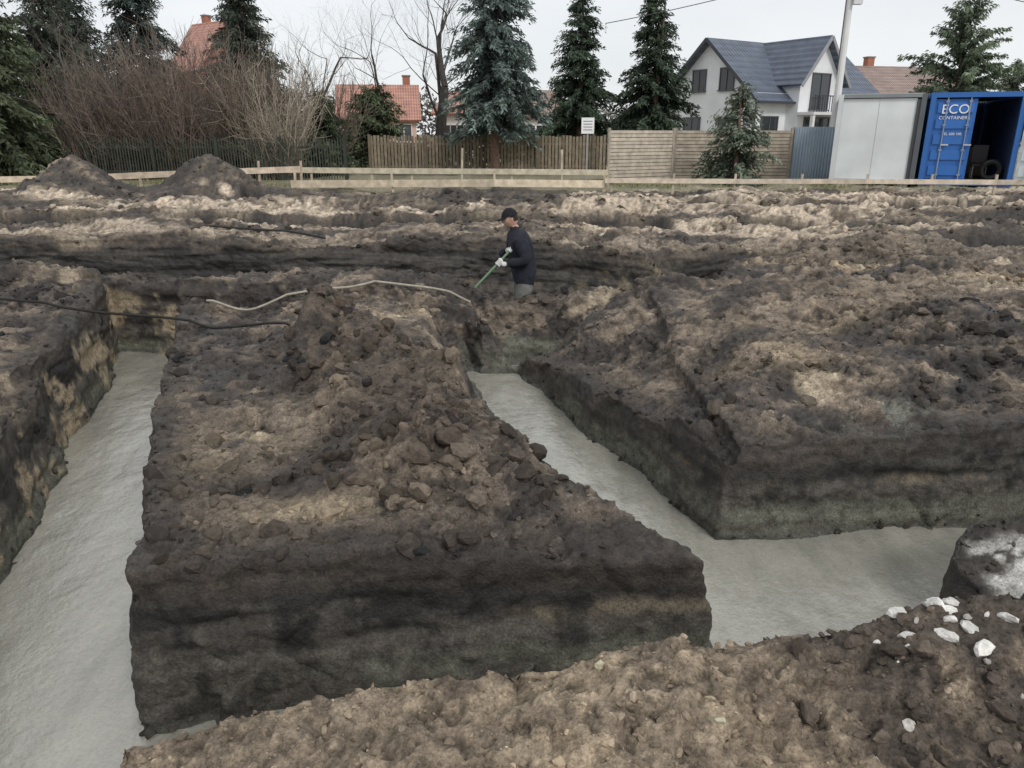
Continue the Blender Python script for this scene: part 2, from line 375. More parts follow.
me=mesh_from('tmp',VF,QF);nf=np.zeros(len(VF)*3,np.float32);me.vertices.foreach_get('normal',nf);nf=nf.reshape(-1,3);bpy.data.meshes.remove(me)
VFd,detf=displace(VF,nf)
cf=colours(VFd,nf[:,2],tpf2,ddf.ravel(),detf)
first=np.arange(ni)*nj
VFd[first,2]-=.25
V=np.concatenate([Vd,VFd]);QQ=np.concatenate([Q,QF+len(Vd)]);C=np.concatenate([cn,cf])
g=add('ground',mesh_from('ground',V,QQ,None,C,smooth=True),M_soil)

# ------------------------------------------------------------ poured concrete
gx=np.arange(-6,6,.05);gy=np.arange(0,9.4,.05)
GX,GY=np.meshgrid(gx,gy,indexing='ij')
dm=np.minimum(np.minimum(sdpoly(GX,GY,T1),sdpoly(GX,GY,T2)),sdpoly(GX,GY,T3))
GZ=-.95+.010*fbm(GX*1.6,GY*1.6,GX*0,3,7)
idx=(np.arange(len(gx)-1)[:,None]*len(gy)+np.arange(len(gy)-1)[None,:])
keep=(dm[:-1,:-1]<.3)
ii=idx[keep]
Qc=np.stack([ii,ii+len(gy),ii+len(gy)+1,ii+1],1)
Vc=np.stack([GX.ravel(),GY.ravel(),GZ.ravel()],1)
u,inv=np.unique(Qc.ravel(),return_inverse=True)
add('wet_concrete',mesh_from('wet_concrete',Vc[u],inv.reshape(-1,4),smooth=True),M_conc)

# ------------------------------------------------------------ clods
import bmesh
def ico(sub):
    bm=bmesh.new();bmesh.ops.create_icosphere(bm,subdivisions=sub,radius=1)
    v=np.array([q.co[:] for q in bm.verts]);f=np.array([[w.index for w in q.verts] for q in bm.faces]);bm.free();return v,f
iv,jf=ico(2)
protos=[]
for k in range(14):
    pl=rng.normal(size=(9,3));pl/=np.linalg.norm(pl,axis=1)[:,None];off=rng.uniform(.42,.85,9)
    dots=iv@pl.T
    r=np.min(np.where(dots>.05,off[None,:]/np.maximum(dots,.05),1.15),axis=1);r=np.clip(r,.35,1.15)
    r*=1+.12*fbm(iv[:,0]*2.5+k*7,iv[:,1]*2.5,iv[:,2]*2.5,3,200+k)
    v=iv*r[:,None]*np.array([1,rng.uniform(.6,1),rng.uniform(.45,.8)]);protos.append(v)
def scatter(name,cand,n,smin,smax,colf,mat,power=3.0,sink=.1):
    pick=rng.choice(cand,n,replace=True)
    Vs=[];Cs=[]
    for q,i in enumerate(pick):
        p=V[i]
        sz=smin+(smax-smin)*rng.random()**power
        a=rng.uniform(0,6.28);b=rng.uniform(-.7,.7);ca,sa=math.cos(a),math.sin(a);cb,sb=math.cos(b),math.sin(b)
        R=np.array([[ca,-sa,0],[sa,ca,0],[0,0,1]])@np.array([[1,0,0],[0,cb,-sb],[0,sb,cb]])
        v=protos[q%14]@R.T*sz+p+np.array([0,0,sz*sink])
        Vs.append(v);Cs.append(np.tile(colf(i),(len(v),1)))
    F=(np.tile(jf,(n,1))+np.repeat(np.arange(n)*len(iv),len(jf))[:,None])
    return add(name,mesh_from(name,np.concatenate(Vs),None,F,np.concatenate(Cs),smooth=False),mat)
x,y,z=Vd[:,0],Vd[:,1],Vd[:,2]
cl_noise=vn(x*1.5,y*1.5,z*1.5,301)
okc=(nor[:,2]>.5)&(z>-.75)&(y<12.5)&(y>.8)
cand=np.nonzero(okc&(cl_noise>-.4))[0]
def jit(i,a,b):return np.clip(cn[i]*rng.uniform(a,b),.025,.5)
scatter('soil_clods',cand,20000,.004,.024,lambda i:jit(i,.6,1.4),M_clod,2.2)
candn=np.nonzero(okc&(y<2.8))[0]
scatter('soil_crumbs',candn,9000,.002,.010,lambda i:jit(i,.5,1.35),M_clod,1.6)
heapm=heapmask(x,y)
cand2=np.nonzero(okc&(y>2.9)&(np.maximum(cl_noise,heapm*.9-.1)>.12))[0]
scatter('earth_lumps',cand2,3000,.018,.095,lambda i:jit(i,.5,1.1),M_clod,2.2,-.1)
candr=np.nonzero(okc&(x>.95)&(y<2.75)&(y>1.6))[0]
scatter('earth_lumps',candr,420,.010,.055,lambda i:np.array([.075,.060,.048])*rng.uniform(.6,1.9),M_clod,1.8,-.05)
scatter('stones',candr,70,.008,.030,lambda i:np.array([.55,.52,.47])*rng.uniform(.5,1.2),M_clod,2.0)
candw=np.nonzero(okc&(((x-1.5)/.25)**2+((y-2.25)/.22)**2<1))[0]
scatter('concrete_debris',candw,26,.012,.045,lambda i:np.array([.66,.64,.60])*rng.uniform(.8,1.1),M_clod,1.2,-.1)
offs=len(Vd)
cf_ok=np.nonzero((VFd[:,1]<21)&(vn(VFd[:,0],VFd[:,1],VFd[:,2],302)>0.1)&(np.abs(VFd[:,0])<.8*VFd[:,1]))[0]+offs
scatter('earth_lumps',cf_ok,2200,.03,.13,lambda i:C[i]*rng.uniform(.55,1.15),M_clod,3,-.1)
cand4=np.nonzero((z>-.99)&(z<-.85)&(y<9)&(nor[:,2]>.0))[0]
scatter('soil_clods',cand4,450,.01,.045,lambda i:np.array([.06,.053,.045])*rng.uniform(.6,1.3),M_clod,2)

# ------------------------------------------------------------ accumulation builder
class Acc:
    def __init__(s):s.V=[];s.Q=[];s.T=[];s.C=[];s.n=0
    def put(s,v,q=None,t=None,col=(.5,.5,.5)):
        v=np.asarray(v,float)
        if q is not None and len(q):s.Q.append(np.asarray(q)+s.n)
        if t is not None and len(t):s.T.append(np.asarray(t)+s.n)
        c=np.asarray(col,float)
        s.C.append(np.tile(c,(len(v),1)) if c.ndim==1 else c)
        s.V.append(v);s.n+=len(v)
    def box(s,c,sz,col,rz=0,tilt=0):
        hx,hy,hz=[q/2 for q in sz]
        v=np.array([[a*hx,b*hy,d*hz] for a in(-1,1) for b in(-1,1) for d in(-1,1)])
        if tilt:
            ca,sa=math.cos(tilt),math.sin(tilt);v=v@np.array([[ca,0,-sa],[0,1,0],[sa,0,ca]]).T
        ca,sa=math.cos(rz),math.sin(rz);v=v@np.array([[ca,-sa,0],[sa,ca,0],[0,0,1]]).T+np.array(c)
        s.put(v,[[0,1,3,2],[4,6,7,5],[0,4,5,1],[2,3,7,6],[0,2,6,4],[1,5,7,3]],col=col)
    def beam(s,p,q,w,h,col):
        p=np.array(p,float);q=np.array(q,float);d=q-p;L=np.linalg.norm(d);d/=L
        side=np.cross(d,[0,0,1]);
        if np.linalg.norm(side)<1e-4:side=np.array([1.,0,0])
        side/=np.linalg.norm(side);up=np.cross(side,d)
        v=[]
        for e in (p,q):
            for a,b in((-1,-1),(1,-1),(1,1),(-1,1)):v.append(e+side*a*w/2+up*b*h/2)
        s.put(v,[[0,1,5,4],[1,2,6,5],[2,3,7,6],[3,0,4,7],[3,2,1,0],[4,5,6,7]],col=col)
    def tube(s,pts,rad,sides=6,col=(.1,.1,.1)):
        pts=np.asarray(pts,float);n=len(pts)
        t=np.gradient(pts,axis=0);t/=np.linalg.norm(t,axis=1)[:,None]+1e-9
        ref=np.array([0.31,.95,.1]) if abs(t[0,2])>.6 else np.array([0,0,1.])
        a=np.cross(t,ref);a/=np.linalg.norm(a,axis=1)[:,None]+1e-9;b=np.cross(t,a)
        an=np.arange(sides)*2*math.pi/sides
        rad=np.broadcast_to(np.asarray(rad,float),(n,))
        v=(pts[:,None,:]+rad[:,None,None]*(np.cos(an)[None,:,None]*a[:,None,:]+np.sin(an)[None,:,None]*b[:,None,:])).reshape(-1,3)
        q=[]
        for i in range(n-1):
            for k in range(sides):
                k2=(k+1)%sides;q.append([i*sides+k,i*sides+k2,(i+1)*sides+k2,(i+1)*sides+k])
        s.put(v,q,col=col)
    def obj(s,name,mat,parent=None,smooth=False):
        Q=np.concatenate(s.Q) if s.Q else None;T=np.concatenate(s.T) if s.T else None
        return add(name,mesh_from(name,np.concatenate(s.V),Q,T,np.concatenate(s.C),smooth),mat,parent)

# ------------------------------------------------------------ vegetation
def gz(y):return FARZ*float(ss(12,22,np.array(float(y))))
def sprays(acc,P0,Dr,ln,wd,col,droop=.3):
    n=len(P0)
    D=Dr/(np.linalg.norm(Dr,axis=1)[:,None]+1e-9)
    rnd=rng.normal(size=(n,3));side=np.cross(D,rnd);side/=np.linalg.norm(side,axis=1)[:,None]+1e-9
    a=P0;b=P0+D*(ln*.45)[:,None]+side*wd[:,None]*.5;c=P0+D*ln[:,None]-np.array([0,0,1])*(ln*droop)[:,None];d=P0+D*(ln*.45)[:,None]-side*wd[:,None]*.5
    v=np.stack([a,b,c,d],1).reshape(-1,3)
    q=np.arange(n*4).reshape(-1,4)
    acc.put(v,q,col=np.repeat(col,4,axis=0))
def spruce(name,x,y,h,R,col,crown=.1,seed=0,dens=1.0,whorl=.2,shape=.85,up=.15,zoff=None,fine=1.0):
    r=np.random.default_rng(seed);base=gz(y) if zoff is None else zoff
    e=empty(name,(x,y,base))
    a=Acc();lean=r.normal(size=2)*.02
    zz=np.linspace(-.2,h,12)
    a.tube(np.stack([lean[0]*zz,lean[1]*zz,zz],1),np.interp(zz,[-.2,h],[.018*h+.05,.01]),8,(.17,.115,.085))
    f=Acc();Ps=[];Ds=[];Ls=[];Cs=[]
    zc=crown*h
    while zc<h*.99:
        t=(zc-crown*h)/(h*(1-crown))
        L0=R*(1-t)**shape*(1 if t>.08 else .75)+.10
        nb=int(r.integers(6,10)*(.6+.4*(1-t)))+2
        for k in range(nb):
            an=r.uniform(0,6.283);L=L0*r.uniform(.55,1.2);zb=zc+r.uniform(-.12,.12)
            dr=np.array([math.cos(an),math.sin(an),0]);rise=up+.5*t+r.uniform(-.12,.12)
            ns=6;tt=np.linspace(0,1,ns)
            pts=np.array([0,0,zb])+dr*(L*tt)[:,None]+np.array([0,0,1])*(L*(rise*tt-.45*tt**2))[:,None]
            a.tube(pts,np.linspace(.012+.012*L,.004,ns),3,(.09,.065,.05))
            m=max(6,int(46*L*dens));u=r.uniform(.10,1.02,m)
            p=np.stack([np.interp(u,tt,pts[:,q]) for q in range(3)],1)+r.normal(size=(m,3))*np.array([.05,.05,.07])
            sd=np.cross(dr,[0,0,1])*r.choice([-1,1],m)[:,None]
            D=dr*r.uniform(.3,1,m)[:,None]+sd*r.uniform(.2,1.1,m)[:,None]+np.array([0,0,1])*r.uniform(-.7,.35,m)[:,None]
            ln=r.uniform(.14,.36,m)*(1.15-.45*u)*(.6+.22*L)*fine
            Ps.append(p);Ds.append(D);Ls.append(ln)
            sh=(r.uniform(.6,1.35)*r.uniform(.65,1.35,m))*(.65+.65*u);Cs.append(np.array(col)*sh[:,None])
        zc+=whorl*r.uniform(.7,1.3)*(1 if t<.7 else .7)
    Ps=np.concatenate(Ps);Ds=np.concatenate(Ds);Ls=np.concatenate(Ls);Cs=np.concatenate(Cs)
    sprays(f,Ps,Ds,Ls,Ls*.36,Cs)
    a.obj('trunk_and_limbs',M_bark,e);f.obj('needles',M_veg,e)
    return e
def branchy(acc,p,d,L,r0,depth,r,col,sides=6,spread=.55,upw=.1):
    n=5;pts=[np.array(p,float)];dd=np.array(d,float)
    for i in range(n-1):
        dd=dd+r.normal(size=3)*.10+np.array([0,0,upw*.3]);dd/=np.linalg.norm(dd)
        pts.append(pts[-1]+dd*L/(n-1))
    r1=r0*.6
    acc.tube(pts,np.linspace(r0,r1,n),sides,col)
    if depth==0:return
    k=r.integers(3,5) if depth>1 else r.integers(5,8)
    for i in range(k):
        u=r.uniform(.35,1) if i else 1.0
        j=min(int(u*(n-1)),n-2);f=u*(n-1)-j;q=pts[j]*(1-f)+pts[j+1]*f
        nd=dd+r.normal(size=3)*spread;nd[2]+=upw;nd/=np.linalg.norm(nd)
        branchy(acc,q,nd,L*r.uniform(.55,.8),r1*(.8 if i==0 else r.uniform(.35,.6)),depth-1,r,col,max(3,sides-1),spread,upw)
def bare_tree(name,x,y,h,r0,col,seed,depth=5,lean=(0,0),spread=.5):
    r=np.random.default_rng(seed);a=Acc()
    branchy(a,(0,0,-.2),(lean[0],lean[1],1),h*.34,r0,depth,r,col,8,spread,.12)
    ob=a.obj(name,M_bark);ob.location=(x,y,gz(y));return ob
def shrub(name,x,y,h,w,col,seed,stems=70):
    r=np.random.default_rng(seed);a=Acc()
    for i in range(stems):
        an=r.uniform(0,6.283);rr=w*.35*r.random()**.5
        p=np.array([rr*math.cos(an),rr*math.sin(an)*.6,-.1]);t=r.uniform(.05,.5)
        an2=an+r.normal()*.6
        d=np.array([math.cos(an2)*t,math.sin(an2)*t*.7,1.]);d/=np.linalg.norm(d)
        L=h*r.uniform(.45,1.04);n=6;pts=[p];q=d.copy()
        for k in range(n-1):
            q=q+r.normal(size=3)*.07;q/=np.linalg.norm(q);pts.append(pts[-1]+q*L/(n-1))
        pts=np.array(pts);cc=np.array(col)*r.uniform(.6,1.5)
        a.tube(pts,np.linspace(.020,.006,n),3,cc)
        for k in range(12):
            u=r.uniform(.2,1);j=min(int(u*(n-1)),n-2);f=u*(n-1)-j;b=pts[j]*(1-f)+pts[j+1]*f
            nd=q+r.normal(size=3)*.55;nd/=np.linalg.norm(nd);l=h*r.uniform(.08,.24)
            m=b+nd*l*.5;e2=b+nd*l+np.array([0,0,.05])+r.normal(size=3)*.04
            a.tube([b,m,e2],[.009,.006,.003],3,cc)
    ob=a.obj(name,M_bark);ob.location=(x,y,gz(y));return ob

DG=(.055,.078,.052);BG=(.12,.155,.14)
spruce('blue_spruce',-.65,30,8.8,2.05,BG,crown=.20,seed=1,dens=1.6,whorl=.18,shape=.7)
spruce('spruce_tree',3.4,40,8.6,2.4,DG,crown=.05,seed=2,dens=1.5)
spruce('spruce_tree',7.0,40,8.8,2.5,DG,crown=.05,seed=3,dens=1.5)
spruce('spruce_tree',-17.2,26,8.6,2.6,(.085,.105,.06),crown=.03,seed=4,dens=1.5)
spruce('spruce_tree',-20.5,36,9.6,2.7,(.065,.08,.06),crown=.1,seed=5,dens=1.2)
spruce('spruce_tree',-17.4,38,9.6,2.8,(.06,.08,.07),crown=.1,seed=6,dens=1.2)
spruce('spruce_tree',-12.4,38,9.2,2.6,(.065,.08,.06),crown=.1,seed=7,dens=1.2)
spruce('spruce_tree',-14.6,44,10.2,2.8,(.06,.075,.06),crown=.1,seed=17,dens=1.0)
spruce('spruce_tree',-23.5,44,10.2,3.0,(.06,.075,.06),crown=.1,seed=18,dens=.9)
spruce('young_pine_tree',7.15,24.8,2.95,1.35,(.125,.15,.11),crown=.03,seed=8,dens=1.7,whorl=.24,up=.3,fine=.9)
spruce('thuja_tree',-7.3,30.5,2.9,.95,(.06,.075,.045),crown=.02,seed=9,dens=2.8,whorl=.13,shape=.55,up=.6)
spruce('juniper_tree',-5.9,34,3.2,1.5,(.08,.10,.055),crown=.02,seed=10,dens=2.2,whorl=.17,shape=.45,up=.5)
spruce('pine_tree',24.9,45,8.3,3.2,(.13,.165,.11),crown=.3,seed=11,dens=1.5,whorl=.42,shape=.5,up=.6)
spruce('pine_tree',29.5,47,5.4,2.0,(.10,.12,.08),crown=.2,seed=12,dens=1.2,whorl=.3,shape=.55,up=.5)
bare_tree('bare_tree',-3.3,35,11,.32,(.06,.052,.046),21,5,(-.05,0))
bare_tree('bare_tree',-1.8,44,9.5,.16,(.10,.09,.08),22,5)
bare_tree('bare_tree',-10.0,43,10.5,.16,(.10,.085,.07),23,5)
bare_tree('bare_tree',-18.5,33,9,.14,(.10,.085,.07),24,5)
bare_tree('bare_tree',9.5,52,8,.13,(.11,.10,.09),25,5)
bare_tree('bare_tree',-6.4,40,10,.15,(.10,.085,.07),26,5)
for i,(px_,yy_,h_,w_,c_) in enumerate([(-14.9,27.7,3.8,2.6,(.17,.135,.11)),(-13.3,28,4.3,2.8,(.16,.125,.10)),(-11.7,27.9,4.6,2.8,(.18,.14,.115)),(-10.1,28.3,4.5,2.6,(.17,.135,.11)),(-8.4,27.9,4.1,2.2,(.36,.31,.25)),(-16.2,29,4.0,2.6,(.14,.115,.095)),(-9.2,29.8,4.9,2.8,(.17,.14,.11)),(-12.6,30,5.2,3.2,(.16,.13,.11)),(-15.2,31,5.0,3.2,(.14,.12,.10)),(-7.6,31.5,4.2,2.6,(.17,.14,.11))]):
    shrub('bare_shrub',px_,yy_,h_,w_,c_,40+i,110)
def leafmass(name,x0,x1,y,h,dep,col,n,seed):
    r=np.random.default_rng(seed);a=Acc()
    xs=r.uniform(x0,x1,n);ht=h*(.75+.35*vn(xs*.6,xs*0,xs*0,seed));zz=ht*r.random(n)**.7
    P0=np.stack([xs,y+r.uniform(-dep/2,dep/2,n),gz(y)+zz],1);Dr=r.normal(size=(n,3))+np.array([0,0,.6])
    ln=r.uniform(.12,.35,n)*(1 if y<40 else 2.2);sh=r.uniform(.5,1.4,n)
    sprays(a,P0,Dr,ln,ln*.45,np.array(col)*sh[:,None],.1);return a.obj(name,M_veg)
leafmass('hedge',-19,-6.8,29.2,1.9,1.2,(.075,.08,.05),13000,61)
leafmass('hedge',-6.5,3.5,34,1.5,1.0,(.07,.085,.045),7000,62)
leafmass('hedge',3.2,10.5,33,1.6,1.2,(.06,.08,.045),6000,63)
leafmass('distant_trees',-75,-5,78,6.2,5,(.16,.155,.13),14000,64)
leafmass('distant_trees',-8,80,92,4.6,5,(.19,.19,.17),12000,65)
def grassm(name,x0,x1,y0,y1,h,col,n,seed):
    r=np.random.default_rng(seed);a=Acc();xs=r.uniform(x0,x1,n);ysx=r.uniform(y0,y1,n)
    keep=fbm(xs*.7,ysx*1.4,xs*0,3,seed)>-.05;xs=xs[keep];ysx=ysx[keep];m=len(xs)
    P0=np.stack([xs,ysx,np.full(m,FARZ-.02)],1);Dr=r.normal(size=(m,3))*.35+np.array([0,0,1]);ln=h*r.uniform(.4,1.2,m)
    sprays(a,P0,Dr,ln,ln*.14,np.array(col)*r.uniform(.6,1.4,m)[:,None],.0);return a.obj(name,M_veg)
grassm('grass',-20,21,22.8,26.6,.15,(.22,.22,.12),30000,66)

# ------------------------------------------------------------ buildings
def roof_mat(name,col,scale):
    m,nt,N,L,b=nodes(name);tc=N.new('ShaderNodeTexCoord')
    w=N.new('ShaderNodeTexWave');w.wave_type='BANDS';w.bands_direction='X';w.inputs['Scale'].default_value=scale;L.new(tc.outputs['Object'],w.inputs['Vector'])
    w2=N.new('ShaderNodeTexWave');w2.bands_direction='Z';w2.wave_profile='SAW';w2.inputs['Scale'].default_value=scale*.8;L.new(tc.outputs['Object'],w2.inputs['Vector'])
    ad=N.new('ShaderNodeMath');ad.operation='ADD';L.new(w.outputs['Fac'],ad.inputs[0]);L.new(w2.outputs['Fac'],ad.inputs[1])
    mr=N.new('ShaderNodeMapRange');mr.inputs['From Max'].default_value=2;mr.inputs['To Min'].default_value=.55;mr.inputs['To Max'].default_value=1.4;L.new(ad.outputs[0],mr.inputs['Value'])
    n=N.new('ShaderNodeTexNoise');n.inputs['Scale'].default_value=1.5;n.inputs['Detail'].default_value=6;L.new(tc.outputs['Object'],n.inputs['Vector'])
    mu=N.new('ShaderNodeMath');mu.operation='MULTIPLY';L.new(mr.outputs[0],mu.inputs[0])
    mr2=N.new('ShaderNodeMapRange');mr2.inputs['From Min'].default_value=.3;mr2.inputs['From Max'].default_value=.7;mr2.inputs['To Min'].default_value=.8;mr2.inputs['To Max'].default_value=1.2;L.new(n.outputs['Fac'],mr2.inputs['Value']);L.new(mr2.outputs[0],mu.inputs[1])
    v=N.new('ShaderNodeVectorMath');v.operation='SCALE';v.inputs[0].default_value=col;L.new(mu.outputs[0],v.inputs['Scale']);L.new(v.outputs[0],b.inputs['Base Color'])
    bp=N.new('ShaderNodeBump');bp.inputs['Strength'].default_value=.6;bp.inputs['Distance'].default_value=.05;L.new(ad.outputs[0],bp.inputs['Height']);L.new(bp.outputs[0],b.inputs['Normal'])
    b.inputs['Roughness'].default_value=.5;return m
M_roofb=roof_mat('roof_tiles_slate_blue',(.095,.115,.155),1.1)
M_roofr=roof_mat('roof_tiles_red',(.40,.20,.15),1.6)
M_roofbr=roof_mat('roof_tiles_brown',(.26,.19,.16),1.6)
mg,nt,N,L,b=nodes('window_glass');b.inputs['Roughness'].default_value=.08
nn=N.new('ShaderNodeTexNoise');nn.inputs['Scale'].default_value=1.0;cr=N.new('ShaderNodeValToRGB');cr.color_ramp.elements[0].color=(.015,.018,.022,1);cr.color_ramp.elements[1].color=(.08,.09,.10,1);L.new(nn.outputs['Fac'],cr.inputs[0]);L.new(cr.outputs[0],b.inputs['Base Color'])
M_glass=mg
def slab(acc,pts,th,col):
    p=np.array(pts,float);n=np.cross(p[1]-p[0],p[3]-p[0]);n/=np.linalg.norm(n)
    if n[2]<0:n=-n
    v=np.concatenate([p,p-n*th])
    acc.put(v,[[0,1,2,3],[7,6,5,4],[0,4,5,1],[1,5,6,2],[2,6,7,3],[3,7,4,0]],col=col)
def window(fr,gl,c,w,h,axis,out,fc=(.75,.75,.73),mull=1):
    def B(acc,du,dz,su,sz,dep,off,col):
        if axis=='x':acc.box((c[0]+du,out-off,c[2]+dz),(su,dep,sz),col)
        else:acc.box((out-off,c[1]+du,c[2]+dz),(dep,su,sz),col)
    B(gl,0,0,w-.06,h-.06,.04,.03,(0,0,0))
    t=.07
    B(fr,0,h/2,w+.08,t,.10,.05,fc);B(fr,0,-h/2,w+.16,t,.16,.08,fc)
    B(fr,-w/2,0,t,h-t,.09,.045,fc);B(fr,w/2,0,t,h-t,.09,.045,fc)
    for i in range(mull):B(fr,(-w/2+w*(i+1)/(mull+1)),0,.06,h-t,.08,.055,fc)
H_=empty('white_family_house',(14.6,47.2,.1),math.radians(33))
Lh,Wd=13.0,8.2;ev=3.6;rg=7.2
wl=Acc();WC=(.80,.81,.83)
half=(Wd+.5)/2;slope=(rg-ev)/half
def wz(yl):return ev+(half-abs(yl-half))*slope-.12
yl0,yl1=.5,Wd-.0
P_=[(.3,yl0,0),(Lh-.3,yl0,0),(Lh-.3,yl1,0),(.3,yl1,0),(.3,yl0,wz(yl0)),(Lh-.3,yl0,wz(yl0)),(Lh-.3,yl1,wz(yl1)),(.3,yl1,wz(yl1)),(.3,half,rg-.12),(Lh-.3,half,rg-.12)]
wl.put(P_,[[0,1,5,4],[2,3,7,6],[0,4,8,7],[1,2,6,9]],[[0,7,3],[1,9,5]],col=WC)
xa,xb,yf_=3.1,6.9,-.35;xm=(xa+xb)/2;ez=4.9;rz_=7.15
wl.put([(xa,yf_,0),(xb,yf_,0),(xb,yf_,ez),(xm,yf_,rz_-.12),(xa,yf_,ez),(xa,3.5,0),(xb,3.5,0),(xa,3.5,ez),(xb,3.5,ez)],[[0,1,2,4],[5,0,4,7],[1,6,8,2]],[[4,2,3]],col=WC)
wl.obj('walls',M_wall,H_)
rf=Acc();rc=(1,1,1)
slab(rf,[(-.25,-.05,ev-.2),(Lh+.25,-.05,ev-.2),(Lh+.25,half,rg),(-.25,half,rg)],.12,rc)
slab(rf,[(Lh+.25,Wd+.55,ev-.2),(-.25,Wd+.55,ev-.2),(-.25,half,rg),(Lh+.25,half,rg)],.12,rc)
sl=(rz_-ez)/((xb-xa)/2)
slab(rf,[(xa-.45,-.8,ez-.45*sl),(xm,-.8,rz_+.03),(xm,half+.2,rz_+.03),(xa-.45,2.1,ez-.45*sl)],.12,rc)
slab(rf,[(xm,-.8,rz_+.03),(xb+.45,-.8,ez-.45*sl),(xb+.45,2.1,ez-.45*sl),(xm,half+.2,rz_+.03)],.12,rc)
rf.obj('roof',M_roofb,H_)
tr=Acc();DK=(.05,.055,.065)
tr.box((Lh/2,-.12,ev-.26),(Lh+.5,.12,.14),DK)
tr.beam((-.27,-.05,ev-.28),(-.27,half,rg-.08),.05,.2,DK);tr.beam((-.27,Wd+.55,ev-.28),(-.27,half,rg-.08),.05,.2,DK)
tr.beam((xa-.47,-.84,ez-.45*sl-.1),(xm,-.84,rz_-.07),.05,.2,(.3,.3,.32));tr.beam((xm,-.84,rz_-.07),(xb+.47,-.84,ez-.45*sl-.1),.05,.2,(.3,.3,.32))
tr.tube([(.15,.38,ev-.3),(.15,.38,0)],.05,6,DK);tr.tube([(xb+.1,-.45,ez-.6),(xb+.1,-.45,0)],.05,6,DK)
tr.box((xm,yf_-.6,2.72),(3.9,1.2,.16),(.7,.7,.7))
for k in range(17):tr.box((xa+.02+k*.235,yf_-1.15,3.25),(.035,.035,.9),DK)
tr.box((xm,yf_-1.15,3.72),(3.9,.06,.06),DK)
for xx in (xa+.1,xb-.1):tr.box((xx,yf_-1.05,1.32),(.2,.2,2.62),(.72,.72,.72))
tr.obj('trim_and_balcony',M_paint,H_)
fr=Acc();gl=Acc();FC=(.10,.10,.11)
window(fr,gl,(0,2.9,4.75),1.1,1.3,'y',.3,FC);window(fr,gl,(0,5.2,4.75),1.1,1.3,'y',.3,FC)
window(fr,gl,(0,2.6,1.9),1.4,1.3,'y',.3,FC);window(fr,gl,(0,5.6,1.9),1.4,1.3,'y',.3,FC)
window(fr,gl,(xm,0,4.0),1.7,2.1,'x',yf_,FC,1)
window(fr,gl,(1.6,0,1.9),1.5,1.3,'x',.5,FC);window(fr,gl,(8.7,0,1.9),1.5,1.3,'x',.5,FC);window(fr,gl,(11.0,0,1.9),1.5,1.3,'x',.5,FC)
window(fr,gl,(xm,0,1.4),2.4,2.2,'x',yf_,FC,2)
fr.obj('window_frames',M_paint,H_);gl.obj('window_panes',M_glass,H_)
def simple_house(name,x,y,rz,Lx,W,ev,rg,wc,rm,chim=None):
    h=empty(name,(x,y,.1),rz);a=Acc();hf=W/2
    a.put([(0,0,0),(Lx,0,0),(Lx,W,0),(0,W,0),(0,0,ev),(Lx,0,ev),(Lx,W,ev),(0,W,ev),(0,hf,rg-.1),(Lx,hf,rg-.1)],[[0,1,5,4],[2,3,7,6],[3,0,4,7],[1,2,6,5]],[[4,8,7],[5,6,9]],col=wc)
    a.obj('walls',M_wall,h);r=Acc();sl=(rg-ev)/hf;o=.5
    slab(r,[(-.4,-o,ev-o*sl),(Lx+.4,-o,ev-o*sl),(Lx+.4,hf,rg),(-.4,hf,rg)],.15,(1,1,1));slab(r,[(Lx+.4,W+o,ev-o*sl),(-.4,W+o,ev-o*sl),(-.4,hf,rg),(Lx+.4,hf,rg)],.15,(1,1,1))
    r.obj('roof',rm,h);fr=Acc();gl=Acc()
    for k in range(3):window(fr,gl,(Lx*(k+.5)/3,0,1.6),1.2,1.3,'x',0.0)
    window(fr,gl,(0,hf,ev+.6),1.1,1.1,'y',0.0);window(fr,gl,(0,hf-1.5,1.6),1.1,1.1,'y',0.0)
    fr.obj('window_frames',M_paint,h);gl.obj('window_panes',M_glass,h)
    if chim:
        c=Acc();c.box((chim,hf+.6,rg+.1),(.6,.6,1.1),(.35,.15,.10));c.box((chim,hf+.6,rg+.7),(.72,.72,.1),(.2,.2,.2));c.obj('chimney',M_wall,h)
simple_house('red_roofed_house',-13.2,61,math.radians(8),5.8,7,2.9,5.3,(.6,.42,.35),M_roofr,5.2)
simple_house('brick_house',-31.5,75,math.radians(-35),4.5,6,7.5,11.3,(.30,.15,.12),M_roofr,1)
simple_house('white_house',-6.2,66,math.radians(-20),3.6,6,3.4,5.0,(.65,.63,.6),M_roofr,2)
simple_house('beige_house',28.0,62,math.radians(12),9,8,4.4,6.8,(.62,.52,.36),M_roofbr,2.4)
simple_house('grey_roofed_house',.9,68,math.radians(5),3.4,6,3.3,5.2,(.45,.42,.38),M_roofbr,None)

# ------------------------------------------------------------ fences
def vfence(name,p,q,h,sw,gap,col,post=2.2):
    a=Acc();p=np.array(p,float);q=np.array(q,float);L=np.linalg.norm(q-p);d=(q-p)/L;rz=math.atan2(d[1],d[0]);nrm=np.array([-d[1],d[0]])
    base=gz((p[1]+q[1])/2);n=int(L/(sw+gap))
    for i in range(n):
        c=p+d*(i+.5)*(sw+gap);hh=h*random.uniform(.97,1.02)
        a.box((c[0],c[1],base+.05+hh/2),(sw,.02,hh),np.array(col)*random.uniform(.75,1.25),rz)
    for zf in (.22,.82):
        m=(p+q)/2+nrm*.04;a.box((m[0],m[1],base+h*zf),(L,.05,.08),np.array(col)*.8,rz)
    for i in range(int(L/post)+1):
        c=p+d*i*post-nrm*.08;a.box((c[0],c[1],base+h/2+.03),(.10,.10,h+.15),np.array(col)*.7,rz)
    return a.obj(name,M_wood)
vfence('picket_fence',(-5.6,31),(3.75,31),1.42,.10,.035,(.22,.18,.13))
